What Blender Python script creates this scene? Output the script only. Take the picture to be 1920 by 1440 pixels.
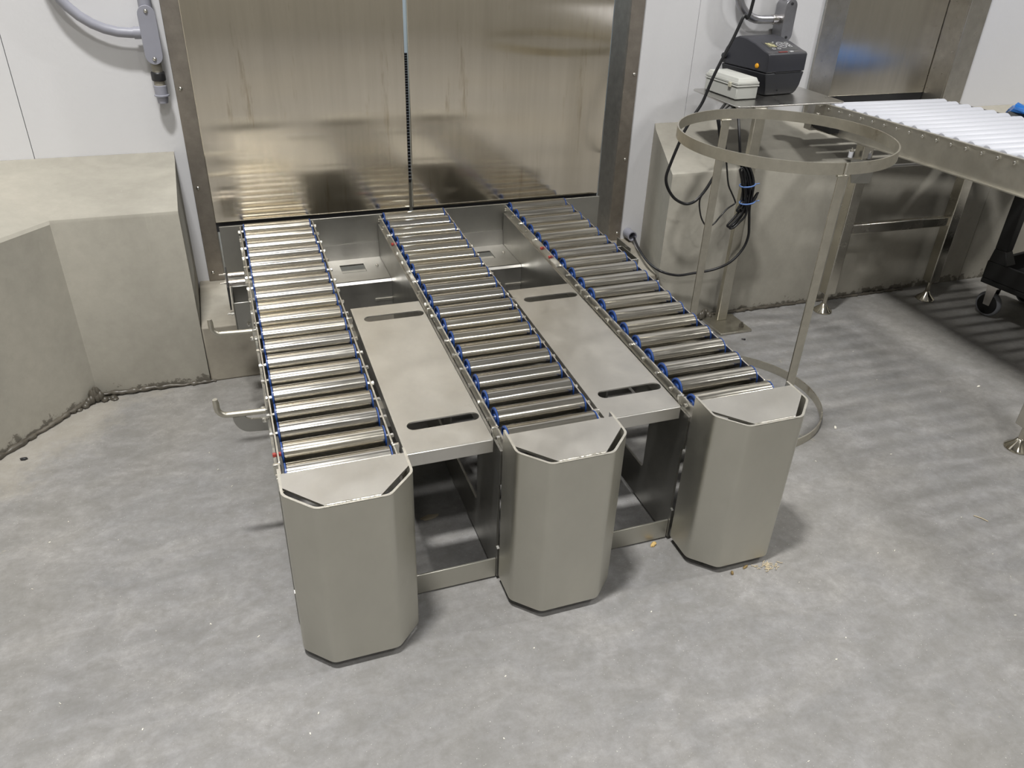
import bpy, bmesh, math, random
from mathutils import Vector, Matrix, noise as mnoise

# ---------------------------------------------------------------- scene, camera, light
random.seed(7)
for o in list(bpy.data.objects):
    bpy.data.objects.remove(o, do_unlink=True)
SC = bpy.context.scene
COL = SC.collection
SC.view_settings.view_transform = 'Standard'
SC.view_settings.look = 'None'
SC.view_settings.exposure = 0.0
SC.view_settings.gamma = 1.0
SC.view_settings.use_curve_mapping = False
try:
    SC.cycles.use_denoising = True
    SC.cycles.max_bounces = 8
    SC.cycles.diffuse_bounces = 4
    SC.cycles.glossy_bounces = 5
    SC.cycles.sample_clamp_indirect = 6.0
    SC.cycles.caustics_reflective = False
    SC.cycles.caustics_refractive = False
except Exception:
    pass

YAW, PITCH, ROLL, FPX = 0.35831, -0.54835, 0.03929, 1480.846
cam_d = bpy.data.cameras.new('camera')
cam_d.sensor_width = 36.0
cam_d.lens = FPX / 1920.0 * 36.0
cam_d.clip_start = 0.02
cam = bpy.data.objects.new('camera', cam_d)
COL.objects.link(cam)
_f = Vector((math.sin(YAW) * math.cos(PITCH), math.cos(YAW) * math.cos(PITCH), math.sin(PITCH)))
_r = Vector((math.cos(YAW), -math.sin(YAW), 0.0))
_u = _r.cross(_f)
_R = _r * math.cos(ROLL) + _u * math.sin(ROLL)
_U = -_r * math.sin(ROLL) + _u * math.cos(ROLL)
cam.matrix_world = Matrix(((_R.x, _U.x, -_f.x, -0.0093), (_R.y, _U.y, -_f.y, -3.3217),
                           (_R.z, _U.z, -_f.z, 1.6499), (0, 0, 0, 1)))
SC.camera = cam

w = bpy.data.worlds.new('world')
SC.world = w
w.use_nodes = True
w.node_tree.nodes['Background'].inputs[0].default_value = (0.80, 0.85, 0.95, 1)
w.node_tree.nodes['Background'].inputs[1].default_value = 0.25

CEIL = 6.6


def area(name, loc, sx, sy, power, color=(1.0, 0.97, 0.92), rot=(0, 0, 0)):
    d = bpy.data.lights.new(name, 'AREA')
    d.shape = 'RECTANGLE'
    d.size, d.size_y = sx, sy
    d.energy = power
    d.color = color
    o = bpy.data.objects.new(name, d)
    COL.objects.link(o)
    o.location = loc
    o.rotation_euler = rot
    return o


# high-bay LED fixtures read off cast shadows, then unseen ones added as fill
LC = (1.0, 0.988, 0.965)
for x, y, p, sx, sy in ((-0.45, -2.3, 300, .60, .30), (6.2, -2.3, 180, .60, .22), (0.1, -5.2, 85, .5, .3),
                        (6.2, -5.4, 50, .6, .35), (3.0, -7.6, 60, .6, .35), (-1.4, -7.6, 50, .6, .35)):  # far lamps out of view, added as generic fill
    area('high_bay_and_fill_light', (x, y, 6.0), sx, sy, p, LC)
# the lit room behind the two big doors
area('back_room_light', (0.8, 2.2, 3.4), 1.5, 0.8, 80, (0.92, 0.97, 1.0))


# ---------------------------------------------------------------- helpers
def lin(h):
    h = h.lstrip('#')
    c = [int(h[i:i + 2], 16) / 255 for i in (0, 2, 4)]
    return tuple((x / 12.92 if x <= 0.04045 else ((x + 0.055) / 1.055) ** 2.4) for x in c) + (1.0,)


class NT:
    def __init__(self, name):
        self.m = bpy.data.materials.new(name)
        self.m.use_nodes = True
        self.t = self.m.node_tree
        self.b = self.t.nodes['Principled BSDF']

    def n(self, kind, **kw):
        x = self.t.nodes.new(kind)
        for k, v in kw.items():
            if k in x.inputs.keys():
                x.inputs[k].default_value = v
            else:
                setattr(x, k, v)
        return x

    def l(self, a, b):
        self.t.links.new(a, b)

    def coords(self, scale=(1, 1, 1)):
        tc = self.n('ShaderNodeTexCoord')
        mp = self.n('ShaderNodeMapping')
        mp.inputs['Scale'].default_value = scale
        self.l(tc.outputs['Object'], mp.inputs['Vector'])
        return mp.outputs['Vector']

    def noise(self, scale=5.0, detail=6.0, rough=0.6, stretch=(1, 1, 1), dist=0.0):
        x = self.n('ShaderNodeTexNoise')
        x.inputs['Scale'].default_value = scale
        x.inputs['Detail'].default_value = detail
        x.inputs['Roughness'].default_value = rough
        x.inputs['Distortion'].default_value = dist
        self.l(self.coords(stretch), x.inputs['Vector'])
        return x.outputs['Fac']

    def ramp(self, src, stops):
        r = self.n('ShaderNodeValToRGB')
        e = r.color_ramp.elements
        while len(e) < len(stops):
            e.new(0.5)
        for i, (p, c) in enumerate(stops):
            e[i].position = p
            e[i].color = c if len(c) == 4 else tuple(c) + (1,)
        self.l(src, r.inputs['Fac'])
        return r.outputs['Color']

    def mix(self, fac, a, b, mode='MIX'):
        x = self.n('ShaderNodeMix', data_type='RGBA', blend_type=mode)
        for i, v in ((0, fac), (6, a), (7, b)):
            if isinstance(v, (int, float)):
                x.inputs[i].default_value = v
            elif isinstance(v, tuple):
                x.inputs[i].default_value = v
            else:
                self.l(v, x.inputs[i])
        return x.outputs[2]

    def maprange(self, src, a, b, c, d):
        x = self.n('ShaderNodeMapRange')
        for i, v in enumerate((a, b, c, d)):
            x.inputs[i + 1].default_value = v
        self.l(src, x.inputs[0])
        return x.outputs[0]

    def bump(self, src, strength=0.1, dist=0.01):
        x = self.n('ShaderNodeBump')
        x.inputs['Strength'].default_value = strength
        x.inputs['Distance'].default_value = dist
        self.l(src, x.inputs['Height'])
        self.l(x.outputs['Normal'], self.b.inputs['Normal'])


def plain(name, col, rough=0.5, metal=0.0, spec=0.5, emit=None, var=0.0):
    k = NT(name)
    c = lin(col)
    if var:
        f = k.noise(9.0, 5)
        d = tuple(max(0, x * (1 - var)) for x in c[:3]) + (1,)
        e = tuple(min(1, x * (1 + var)) for x in c[:3]) + (1,)
        k.l(k.ramp(f, [(0.3, d), (0.7, e)]), k.b.inputs['Base Color'])
    else:
        k.b.inputs['Base Color'].default_value = c
    k.b.inputs['Roughness'].default_value = rough
    k.b.inputs['Metallic'].default_value = metal
    k.b.inputs['Specular IOR Level'].default_value = spec
    return k.m


def steel(name, col='#B9B5AD', rough=(0.28, 0.42), stretch=(1, 1, 1), scale=14.0, var=0.10, bump=0.0, bscale=30.0,
          stain=None, aniso=0.0, wave=None, rand=0.0):
    k = NT(name)
    c = lin(col)
    f = k.noise(scale, 7, 0.65, stretch)
    d = tuple(x * (1 - var) for x in c[:3]) + (1,)
    e = tuple(min(1, x * (1 + var)) for x in c[:3]) + (1,)
    colr = k.ramp(f, [(0.32, d), (0.68, e)])
    if stain:
        g = k.noise(stain[0], 8, 0.7, stain[1])
        colr = k.mix(k.maprange(g, stain[2], stain[3], 0, 1), colr, lin(stain[4]))
    if rand:
        oi = k.n('ShaderNodeObjectInfo')
        hv = k.n('ShaderNodeHueSaturation')
        k.l(colr, hv.inputs['Color'])
        k.l(k.maprange(oi.outputs['Random'], 0, 1, 1 - rand, 1 + rand * 0.5), hv.inputs['Value'])
        k.l(k.maprange(oi.outputs['Random'], 0, 1, 0.6, 1.2), hv.inputs['Saturation'])
        colr = hv.outputs['Color']
    k.l(colr, k.b.inputs['Base Color'])
    k.b.inputs['Metallic'].default_value = 1.0
    g2 = k.noise(scale * 1.7, 6, 0.6, stretch)
    k.l(k.maprange(g2, 0.3, 0.7, rough[0], rough[1]), k.b.inputs['Roughness'])
    if aniso:
        k.b.inputs['Anisotropic'].default_value = aniso
        tg = k.n('ShaderNodeTangent', direction_type='RADIAL', axis='Z')
        k.l(tg.outputs[0], k.b.inputs['Tangent'])
    if wave:
        k.bump(k.noise(wave[0], 2, 0.4, wave[2] if len(wave) > 2 else (1, 1, 1)), wave[1], 0.02)
    elif bump:
        k.bump(k.noise(bscale, 4, 0.6, stretch), bump, 0.002)
    return k.m


M = {}
# floor : worn power-trowelled concrete
k = NT('floor_concrete')
big = k.noise(0.9, 4, 0.55, (1, 1, 1), 0.6)
mid = k.noise(3.2, 7, 0.6, (1, 1.6, 1), 0.9)
fin = k.noise(40, 6, 0.75)
warm = k.noise(0.7, 3, 0.5, (1.3, 1, 1))
c1 = k.ramp(mid, [(0.30, lin('#8F8F8F')), (0.5, lin('#A1A0A0')), (0.70, lin('#B0AEAC'))])
c2 = k.mix(k.maprange(warm, 0.48, 0.66, 0, 0.45), c1, lin('#A49D8E'))
c3 = k.mix(k.maprange(big, 0.45, 0.66, 0, 0.5), c2, lin('#8A8987'))
c4 = k.mix(k.maprange(fin, 0.28, 0.72, 0.0, 0.55), c3, lin('#73716E'), 'MIX')
mot = k.noise(11, 8, 0.72, (1, 1.4, 1), 0.4)
c4 = k.mix(k.maprange(mot, 0.40, 0.62, 0.42, 0.0), c4, lin('#77756F'))
spk = k.noise(210, 2, 0.5)
c5 = k.mix(k.maprange(spk, 0.70, 0.74, 0, 0.7), c4, lin('#D8D6CE'))
stn = k.noise(2.3, 6, 0.7, (1, 1, 1), 1.5)
c6 = k.mix(k.maprange(stn, 0.69, 0.73, 0, 0.5), c5, lin('#CFC5A8'))
tcf = k.n('ShaderNodeTexCoord')
vd = k.n('ShaderNodeVectorMath', operation='DOT_PRODUCT')
k.l(tcf.outputs['Object'], vd.inputs[0])
vd.inputs[1].default_value = (0.75, -0.66, 0.0)
pn = k.noise(5.5, 7, 0.72)
pm = k.n('ShaderNodeMath', operation='MULTIPLY_ADD')
k.l(pn, pm.inputs[0])
pm.inputs[1].default_value = 0.55
k.l(vd.outputs['Value'], pm.inputs[2])
# mortar residue worn into the floor along the skewed kerb
c6 = k.mix(k.maprange(pm.outputs[0], 0.20, 0.34, 0.38, 0.0), c6, lin('#B8B0A0'))
k.l(c6, k.b.inputs['Base Color'])
k.l(k.maprange(mid, 0.3, 0.7, 0.48, 0.66), k.b.inputs['Roughness'])
k.b.inputs['Specular IOR Level'].default_value = 0.35
k.bump(fin, 0.12, 0.004)
M['floor'] = k.m

# kerb concrete
k = NT('kerb_concrete')
a = k.noise(2.0, 6, 0.6, (1, 1, 0.6), 0.5)
b = k.noise(24, 6, 0.7)
c1 = k.ramp(a, [(0.3, lin('#A09C92')), (0.5, lin('#ADA99E')), (0.72, lin('#B7B2A6'))])
c2 = k.mix(k.maprange(b, 0.3, 0.75, 0, 0.25), c1, lin('#7F7B70'))
sc = k.noise(9, 5, 0.6, (3.0, 3.0, 0.4))
c3 = k.mix(k.maprange(sc, 0.66, 0.72, 0, 0.25), c2, lin('#BDB8AC'))
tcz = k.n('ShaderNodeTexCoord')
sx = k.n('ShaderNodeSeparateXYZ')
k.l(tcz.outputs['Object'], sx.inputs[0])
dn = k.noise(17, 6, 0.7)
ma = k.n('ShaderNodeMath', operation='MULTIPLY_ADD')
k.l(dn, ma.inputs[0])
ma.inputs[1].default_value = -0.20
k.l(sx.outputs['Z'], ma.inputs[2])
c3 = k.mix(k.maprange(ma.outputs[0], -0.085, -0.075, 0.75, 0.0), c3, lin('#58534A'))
k.l(c3, k.b.inputs['Base Color'])
k.b.inputs['Roughness'].default_value = 0.72
k.b.inputs['Specular IOR Level'].default_value = 0.25
k.bump(b, 0.10, 0.004)
M['kerb'] = k.m

k = NT('sill_concrete')
a = k.noise(6.0, 6, 0.6)
k.l(k.ramp(a, [(0.3, lin('#8F897D')), (0.7, lin('#AFA89A'))]), k.b.inputs['Base Color'])
k.b.inputs['Roughness'].default_value = 0.75
M['sill'] = k.m

# white embossed wall panels
k = NT('white_wall_panel')
a = k.noise(60, 3, 0.5)
b = k.noise(1.2, 3, 0.5, (1, 1, 0.4))
k.l(k.ramp(b, [(0.3, lin('#DADADD')), (0.7, lin('#E2E2E4'))]), k.b.inputs['Base Color'])
k.b.inputs['Roughness'].default_value = 0.42
k.bump(a, 0.12, 0.004)
M['wall'] = k.m
M['ceiling'] = plain('ceiling_paint', '#C9C9C8', 0.8)
M['hall'] = plain('hall_wall_paint', '#9A9892', 0.7, var=0.08)
M['joint'] = plain('dark_joint', '#55565A', 0.7)
M['caulk'] = plain('dirty_sealant', '#5A554C', 0.35, var=0.45)

M['door'] = steel('door_steel', '#E6DECF', (0.11, 0.14), (14, 14, 0.7), 2.6, 0.05, aniso=0.98, wave=(1.1, 0.035),
                  stain=(3.0, (9, 9, 0.9), 0.60, 0.78, '#B7A88F'))
M['door2'] = steel('hatch_steel', '#DDD8CE', (0.18, 0.24), (12, 12, 0.7), 2.6, 0.05, aniso=0.8, wave=(3.0, 0.10))
M['frame'] = steel('frame_steel', '#A39C94', (0.46, 0.56), (1, 1, 1), 22, 0.12, bump=0.05)
M['frame2'] = steel('hatch_frame_steel', '#C9C6C0', (0.26, 0.36), (1, 1, 1), 18, 0.10)
M['tower'] = steel('blasted_steel', '#C8C6BC', (0.40, 0.50), (1, 1, 0.6), 5, 0.05, bump=0.05, bscale=160,
                   stain=(7.0, (1, 1, 1), 0.70, 0.84, '#77746A'))
M['plate'] = steel('tread_plate_steel', '#CFCDC8', (0.34, 0.46), (1, 1, 1), 6, 0.07,
                   stain=(11.0, (1, 1, 1), 0.64, 0.78, '#B5B2A9'))
M['edge'] = steel('cut_steel_edge', '#DEDBD2', (0.35, 0.5), (1, 1, 1), 60, 0.12, bump=0.3, bscale=220)
M['side'] = steel('frame_plate_steel', '#A9A8A3', (0.34, 0.44), (1, 1, 1), 9, 0.06)
M['roller'] = steel('roller_steel', '#C2BEB4', (0.10, 0.24), (0.9, 30, 30), 3.0, 0.14, rand=0.14, wave=(11, 0.05, (1, 1, 1)),
                    stain=(4.0, (1.2, 24, 24), 0.60, 0.76, '#ABA598'))
M['rail'] = steel('rail_steel', '#E0DDD6', (0.28, 0.38), (1, 1, 1), 20, 0.08)
M['bolt'] = steel('zinc_bolt', '#D9D7D0', (0.20, 0.30), (1, 1, 1), 40, 0.08)
M['tube'] = steel('polished_tube', '#CFCBC0', (0.20, 0.30), (1, 1, 1), 8, 0.08)
M['crail'] = steel('conveyor_side_steel', '#CBC8BF', (0.40, 0.50), (1, 1, 1), 9, 0.09)
M['hoop'] = steel('hoop_steel', '#C6C2B6', (0.36, 0.46), (1, 1, 1), 18, 0.10,
                  stain=(5.0, (1, 1, 1), 0.62, 0.75, '#8A7A63'))
M['shelf'] = steel('shelf_steel', '#C8C6C2', (0.26, 0.36), (1, 1, 1), 8, 0.08)
M['foot'] = steel('chrome_foot', '#C9C4B6', (0.08, 0.16), (1, 1, 1), 8, 0.08)
M['blue_cap'] = plain('blue_plastic', '#284A8C', 0.32)
M['white_roller'] = plain('white_plastic', '#CACCD4', 0.42)
M['conduit'] = plain('grey_pvc', '#9A9BA6', 0.42, var=0.06)
M['conduit_metal'] = steel('galvanised_conduit', '#A6A6AA', (0.34, 0.44), (1, 1, 1), 30, 0.08)
M['nipple'] = plain('beige_bushing', '#9B968A', 0.45)
M['dark'] = plain('black_ring', '#2A2A2C', 0.4)
M['printer'] = plain('printer_plastic', '#2B2C31', 0.48, var=0.05)
M['printer_lid'] = plain('printer_lid_plastic', '#2F3037', 0.40)
M['panel_black'] = plain('printer_panel', '#26272B', 0.30)
M['print_white'] = plain('print_white', '#D8D8DA', 0.5)
M['print_red'] = plain('print_red', '#8A3A34', 0.5)
M['lcd'] = plain('lcd_screen', '#6E6B52', 0.3)
M['lcd_lit'] = plain('lcd_light', '#D9D3A6', 0.3)
M['yellow'] = plain('yellow_button', '#E5A31B', 0.35)
M['box'] = plain('junction_box_plastic', '#CFD0CA', 0.5)
M['box_latch'] = plain('junction_latch', '#C9C6B4', 0.45)
M['cable'] = plain('black_cable', '#17171A', 0.38)
M['zip'] = plain('blue_zip_tie', '#6C8CC8', 0.4)
M['cart'] = plain('black_cart_plastic', '#111112', 0.55)
M['tyre'] = plain('grey_tyre', '#7E8085', 0.5)
M['hub'] = plain('black_hub', '#0E0E0F', 0.45)
M['bluebag'] = plain('blue_film', '#2C74C6', 0.28, var=0.15)
M['chip'] = plain('wood_chip', '#D9B877', 0.7)
M['chip_brown'] = plain('brown_chip', '#8A744A', 0.7)
M['crumb'] = plain('white_crumb', '#EDE9DC', 0.7)
M['straw'] = plain('straw_shreds', '#CDBFA2', 0.8)
M['residue'] = plain('glue_residue', '#B9AE97', 0.7)
M['red_cap'] = plain('red_bolt_cap', '#A8443C', 0.4)
M['spacer'] = steel('bright_spacer', '#E4E0DC', (0.16, 0.24), (1, 1, 1), 20, 0.06)
M['back_blue'] = plain('pale_blue_panel', '#CBD6DD', 0.5)
M['belt'] = plain('grey_belt', '#232428', 0.6)
M['white_spacer'] = plain('white_spacer', '#D9DADF', 0.4)


class MB:
    """collects shapes (world coordinates) and links them as ONE mesh object"""

    def __init__(self):
        self.v, self.f = [], []

    def add(self, vs, fs):
        o = len(self.v)
        self.v += [tuple(p) for p in vs]
        self.f += [tuple(i + o for i in q) for q in fs]
        return self

    def box(self, x0, x1, y0, y1, z0, z1):
        return self.add([(x0, y0, z0), (x1, y0, z0), (x1, y1, z0), (x0, y1, z0), (x0, y0, z1), (x1, y0, z1), (x1, y1, z1), (x0, y1, z1)],
                        [(0, 3, 2, 1), (4, 5, 6, 7), (0, 1, 5, 4), (1, 2, 6, 5), (2, 3, 7, 6), (3, 0, 4, 7)])

    def hexa(self, b, t):
        return self.add(list(b) + list(t), [(0, 3, 2, 1), (4, 5, 6, 7), (0, 1, 5, 4), (1, 2, 6, 5), (2, 3, 7, 6), (3, 0, 4, 7)])

    def prism(self, poly, fn, a, b):
        """poly: 2-D outline; fn(p, q, t) -> xyz, t runs from a to b"""
        n = len(poly)
        vs = [fn(p, q, a) for p, q in poly] + [fn(p, q, b) for p, q in poly]
        fs = [tuple(range(n - 1, -1, -1)), tuple(range(n, 2 * n))]
        fs += [(i, (i + 1) % n, n + (i + 1) % n, n + i) for i in range(n)]
        return self.add(vs, fs)

    def tube(self, pts, r, n=12, closed=False, caps=True):
        P = [Vector(p) for p in pts]
        m = len(P)
        rings = []
        prev = None
        for i in range(m):
            if closed:
                t = (P[(i + 1) % m] - P[i - 1])
            else:
                t = P[min(i + 1, m - 1)] - P[max(i - 1, 0)]
            t.normalize()
            if prev is None:
                u = t.orthogonal().normalized()
            else:
                u = prev - t * prev.dot(t)
                u = u.normalized() if u.length > 1e-6 else t.orthogonal().normalized()
            prev = u
            vv = t.cross(u)
            rr = r[i] if isinstance(r, (list, tuple)) else r
            rings.append([P[i] + (u * math.cos(2 * math.pi * j / n) + vv * math.sin(2 * math.pi * j / n)) * rr for j in range(n)])
        vs = [p for rg in rings for p in rg]
        fs = []
        for i in range(m if closed else m - 1):
            a, b = i * n, ((i + 1) % m) * n
            for j in range(n):
                fs.append((a + j, a + (j + 1) % n, b + (j + 1) % n, b + j))
        if caps and not closed:
            fs.append(tuple(range(n - 1, -1, -1)))
            fs.append(tuple((m - 1) * n + j for j in range(n)))
        return self.add(vs, fs)

    def cyl(self, p0, p1, r, n=16, r1=None):
        return self.tube([p0, p1], [r, r if r1 is None else r1], n)

    def lathe(self, prof, c=(0, 0, 0), axis='z', n=32):
        """prof: (radius, height) from one axis end to the other"""
        vs, fs = [], []
        for (r, h) in prof:
            for j in range(n):
                a = 2 * math.pi * j / n
                p, q = r * math.cos(a), r * math.sin(a)
                vs.append({'z': (c[0] + p, c[1] + q, c[2] + h), 'x': (c[0] + h, c[1] + p, c[2] + q), 'y': (c[0] + q, c[1] + h, c[2] + p)}[axis])
        for i in range(len(prof) - 1):
            for j in range(n):
                fs.append((i * n + j, i * n + (j + 1) % n, (i + 1) * n + (j + 1) % n, (i + 1) * n + j))
        fs.append(tuple(range(n - 1, -1, -1)))
        fs.append(tuple((len(prof) - 1) * n + j for j in range(n)))
        return self.add(vs, fs)

    def sheet(self, outer, holes, fn, a, b):
        """flat sheet with holes, thickness from t=a to t=b"""
        bm = bmesh.new()
        es = []
        for loop in [outer] + holes:
            vs = [bm.verts.new((p, q, 0)) for p, q in loop]
            es += [bm.edges.new((vs[i], vs[(i + 1) % len(vs)])) for i in range(len(vs))]
        bmesh.ops.triangle_fill(bm, use_beauty=True, use_dissolve=False, edges=es)
        bm.verts.index_update()
        n = len(bm.verts)
        vs = [fn(v.co.x, v.co.y, a) for v in bm.verts] + [fn(v.co.x, v.co.y, b) for v in bm.verts]
        fs = []
        for f in bm.faces:
            ids = [v.index for v in f.verts]
            fs.append(tuple(reversed(ids)))
            fs.append(tuple(i + n for i in ids))
        for e in bm.edges:
            if len(e.link_faces) == 1:
                i, j = e.verts[0].index, e.verts[1].index
                fs.append((i, j, j + n, i + n))
        bm.free()
        return self.add(vs, fs)

    def mesh(self, name, mat, smooth=None, loc=(0, 0, 0)):
        me = bpy.data.meshes.new(name)
        L = Vector(loc)
        me.from_pydata([tuple(Vector(p) - L) for p in self.v], [], self.f)
        bm = bmesh.new()
        bm.from_mesh(me)
        bmesh.ops.recalc_face_normals(bm, faces=bm.faces)
        bm.to_mesh(me)
        bm.free()
        me.materials.append(M[mat])
        if smooth is not None:
            me.polygons.foreach_set('use_smooth', [True] * len(me.polygons))
            me.set_sharp_from_angle(angle=math.radians(smooth))
        me.update()
        return me

    def build(self, name, mat, parent=None, smooth=None, bevel=0, loc=None):
        """verts are world coordinates (or the parent's local ones if the parent is rotated); origin at loc"""
        if loc is None:
            n = len(self.v)
            xs, ys, zs = zip(*self.v)
            loc = ((min(xs) + max(xs)) / 2, (min(ys) + max(ys)) / 2, min(zs))
        me = self.mesh(name, mat, smooth, loc)
        o = bpy.data.objects.new(name, me)
        COL.objects.link(o)
        if parent is not None:
            o.parent = parent
            o.location = Vector(loc) - Vector(parent['_o'])
        else:
            o.location = loc
        o['_o'] = tuple(loc)
        if bevel:
            md = o.modifiers.new('bevel', 'BEVEL')
            md.width = bevel
            md.segments = 2
            md.limit_method = 'ANGLE'
            md.angle_limit = math.radians(40)
            me.polygons.foreach_set('use_smooth', [True] * len(me.polygons))
            me.set_sharp_from_angle(angle=math.radians(40))
        return o


def tag(o, label=None, cat=None, group=None, kind=None):
    if label: o['label'] = label
    if cat: o['category'] = cat
    if group: o['group'] = group
    if kind: o['kind'] = kind
    return o


def thing(name, loc, label=None, cat=None, group=None, kind=None, rz=0.0, local=False):
    o = bpy.data.objects.new(name, None)
    o.empty_display_size = 0.1
    COL.objects.link(o)
    o.location = loc
    o.rotation_euler = (0, 0, rz)
    o['_o'] = (0.0, 0.0, 0.0) if local else tuple(loc)
    return tag(o, label, cat, group, kind)


def child(name, me, parent, loc):
    """an object that shares the mesh me, placed at loc (same frame as the parent's _o)"""
    o = bpy.data.objects.new(name, me)
    COL.objects.link(o)
    o.parent = parent
    o.location = Vector(loc) - Vector(parent['_o'])
    o['_o'] = tuple(loc)
    return o


def smooth_path(pts, k=6):
    P = [Vector(p) for p in pts]
    out = []
    for i in range(len(P) - 1):
        p0, p1, p2, p3 = P[max(i - 1, 0)], P[i], P[i + 1], P[min(i + 2, len(P) - 1)]
        for j in range(k):
            t = j / k
            out.append(0.5 * ((2 * p1) + (p2 - p0) * t + (2 * p0 - 5 * p1 + 4 * p2 - p3) * t * t + (3 * p1 - p0 - 3 * p2 + p3) * t ** 3))
    out.append(P[-1])
    return out


XY = lambda p, q, t: (p, q, t)
YZ = lambda p, q, t: (t, p, q)
XZ = lambda p, q, t: (p, t, q)

# ---------------------------------------------------------------- the room
XL, XR, YF = -5.0, 9.0, -9.0
MB().box(XL - .15, XR + .15, YF - .15, 4.0, -0.12, 0.0).build('floor', 'floor', loc=(0, 0, 0))['kind'] = 'structure'
MB().box(XL - .15, XR + .15, YF - .15, 4.0, CEIL, CEIL + .12).build('ceiling', 'ceiling')['kind'] = 'structure'
MB().box(XL - .15, XL, YF - .15, 0.0, 0, CEIL).build('wall_left', 'hall')['kind'] = 'structure'
MB().box(XR, XR + .15, YF - .15, 0.0, 0, CEIL).build('wall_right', 'hall')['kind'] = 'structure'
MB().box(XL, XR, YF - .15, YF, 0, CEIL).build('wall_front', 'hall')['kind'] = 'structure'

TH = 0.14
wall = thing('wall_back', (0, 0, 0), 'white embossed panel wall behind the machines', kind='structure')
g = 0.0012
for x0, x1, z0, z1 in [(XL, -.675, .0, CEIL), (-.675, -.150, .0, CEIL), (1.768, 2.044, .0, CEIL), (2.044, 2.707, .0, CEIL),
                       (2.707, 3.702, 2.6, CEIL), (3.702, 5.2, .0, CEIL), (5.2, XR, .0, CEIL), (-.150, 1.768, 2.75, CEIL),
                       (2.707, 3.702, .0, .60)]:
    MB().box(x0 + g, x1 - g, 0.0, TH, z0, z1).build('wall_panel', 'wall', wall)
MB().box(XL, -.150, .004, TH - .01, 0, CEIL).build('joint_backing', 'joint', wall)
MB().box(1.768, 2.707, .004, TH - .01, 0, CEIL).build('joint_backing', 'joint', wall)

# left kerb : straight run by the door and a skewed run towards the viewer, sloped top
ZV, ZT, YK = 0.690, 0.782, -0.445
kl = thing('trim_1', (-1.2, -.4, 0), 'beige concrete kerb with sloped top left of the steel doors', kind='structure')
fr = [(XL, -2.45), (-.596, YK), (-.195, YK)]           # front line on the floor
bk = [(XL, -0.6), (-.560, 0.0), (-.165, 0.0)]           # against the wall
m = MB()
prof = [(0, 0), (0, ZV - .012), (0.02, ZV + .004), (1, ZT - .022), (1, ZT), (1.0, 0)]


def kerb(m, F, B, zt=ZT, zv=ZV):
    n = len(F)
    rows = []
    for (fx, fy), (bx, by) in zip(F, B):
        q = lambda t, z: (fx + (bx - fx) * t, fy + (by - fy) * t, z)
        rows.append([q(0, 0), q(0, zv - .010), q(.012, zv + .002), q(.92, zt - .020), q(.985, zt), q(1, zt), q(1, 0)])
    vs = [p for r_ in rows for p in r_]
    k_ = 7
    fs = []
    for i in range(n - 1):
        for j in range(k_):
            fs.append((i * k_ + j, i * k_ + (j + 1) % k_, (i + 1) * k_ + (j + 1) % k_, (i + 1) * k_ + j))
    fs.append(tuple(range(k_)))
    fs.append(tuple((n - 1) * k_ + j for j in reversed(range(k_))))
    m.add(vs, fs)


m = MB()
kerb(m, [(-1.95, -1.976), (-.596, YK), (-.195, YK)], [(-1.95, -.001), (-.61, -.001), (-.197, -.001)])
m.build('kerb', 'kerb', kl, smooth=25)
m = MB()
kerb(m, [(XL, -2.485), (-2.4, -2.485), (-1.951, -1.977)], [(XL, -.001), (-2.4, -.001), (-1.951, -.001)])
m.build('kerb', 'kerb', kl, smooth=25)


def caulk(pts, r, seed, name, parent, mat='caulk'):
    random.seed(seed)
    P = []
    rr = []
    for (a, b) in zip(pts[:-1], pts[1:]):
        n = max(2, int((Vector(b) - Vector(a)).length / .012))
        for i in range(n):
            t = i / n
            p = Vector(a).lerp(Vector(b), t)
            P.append(p + Vector((random.uniform(-.003, .003), random.uniform(-.004, .002), random.uniform(-.002, .003))))
            rr.append(r * random.uniform(.45, 1.25))
    MB().tube(P, rr, 7).build(name, mat, parent, smooth=60)


caulk([(-1.6, -1.585, .008), (-.80, -.685, .008), (-.60, YK - .006, .012), (-.40, YK - .004, .010), (-.16, YK - .003, .004)], .010, 3, 'sealant_bead', kl)
# heap of sealant in the corner
m = MB()
random.seed(5)
for i in range(26):
    x = -.60 + random.gauss(0, .028)
    y = -.462 - random.random() * .02 - max(0, (-.6 - x)) * 1.0
    h = max(.012, .062 * math.exp(-((x + .6) / .03) ** 2)) * random.uniform(.6, 1)
    m.lathe([(.004, 0), (.013, .3 * h), (.012, .7 * h), (.003, h)], (x, y, 0), 'z', 7)
m.build('sealant_heap', 'caulk', kl, smooth=60)

# right kerb
kr = thing('trim_2', (3.0, -.4, 0), 'beige concrete kerb with sloped top right of the steel doors', kind='structure')
m = MB()
kerb(m, [(1.748, -.455), (2.6, -.462), (3.585, -.455)], [(1.892, -.001), (2.6, -.001), (3.585, -.001)], .792)
m.build('kerb', 'kerb', kr, smooth=25)
m = MB()
kerb(m, [(3.587, -.455), (5.0, -.455), (XR, -.455)], [(3.587, -.001), (5.0, -.001), (XR, -.001)], .792)
m.build('kerb', 'kerb', kr, smooth=25)
caulk([(1.75, -.462, .006), (2.1, -.468, .008), (2.6, -.470, .004), (3.2, -.470, .004)], .009, 8, 'sealant_bead', kr)
m = MB()
random.seed(15)
for i in range(22):
    x = 2.02 + random.gauss(0, .05)
    h = max(.010, .05 * math.exp(-((x - 2.0) / .05) ** 2)) * random.uniform(.5, 1)
    m.lathe([(.004, 0), (.014, .3 * h), (.012, .7 * h), (.003, h)], (x, -.474 - random.random() * .02, 0), 'z', 7)
m.build('sealant_heap', 'caulk', kr, smooth=60)

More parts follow.
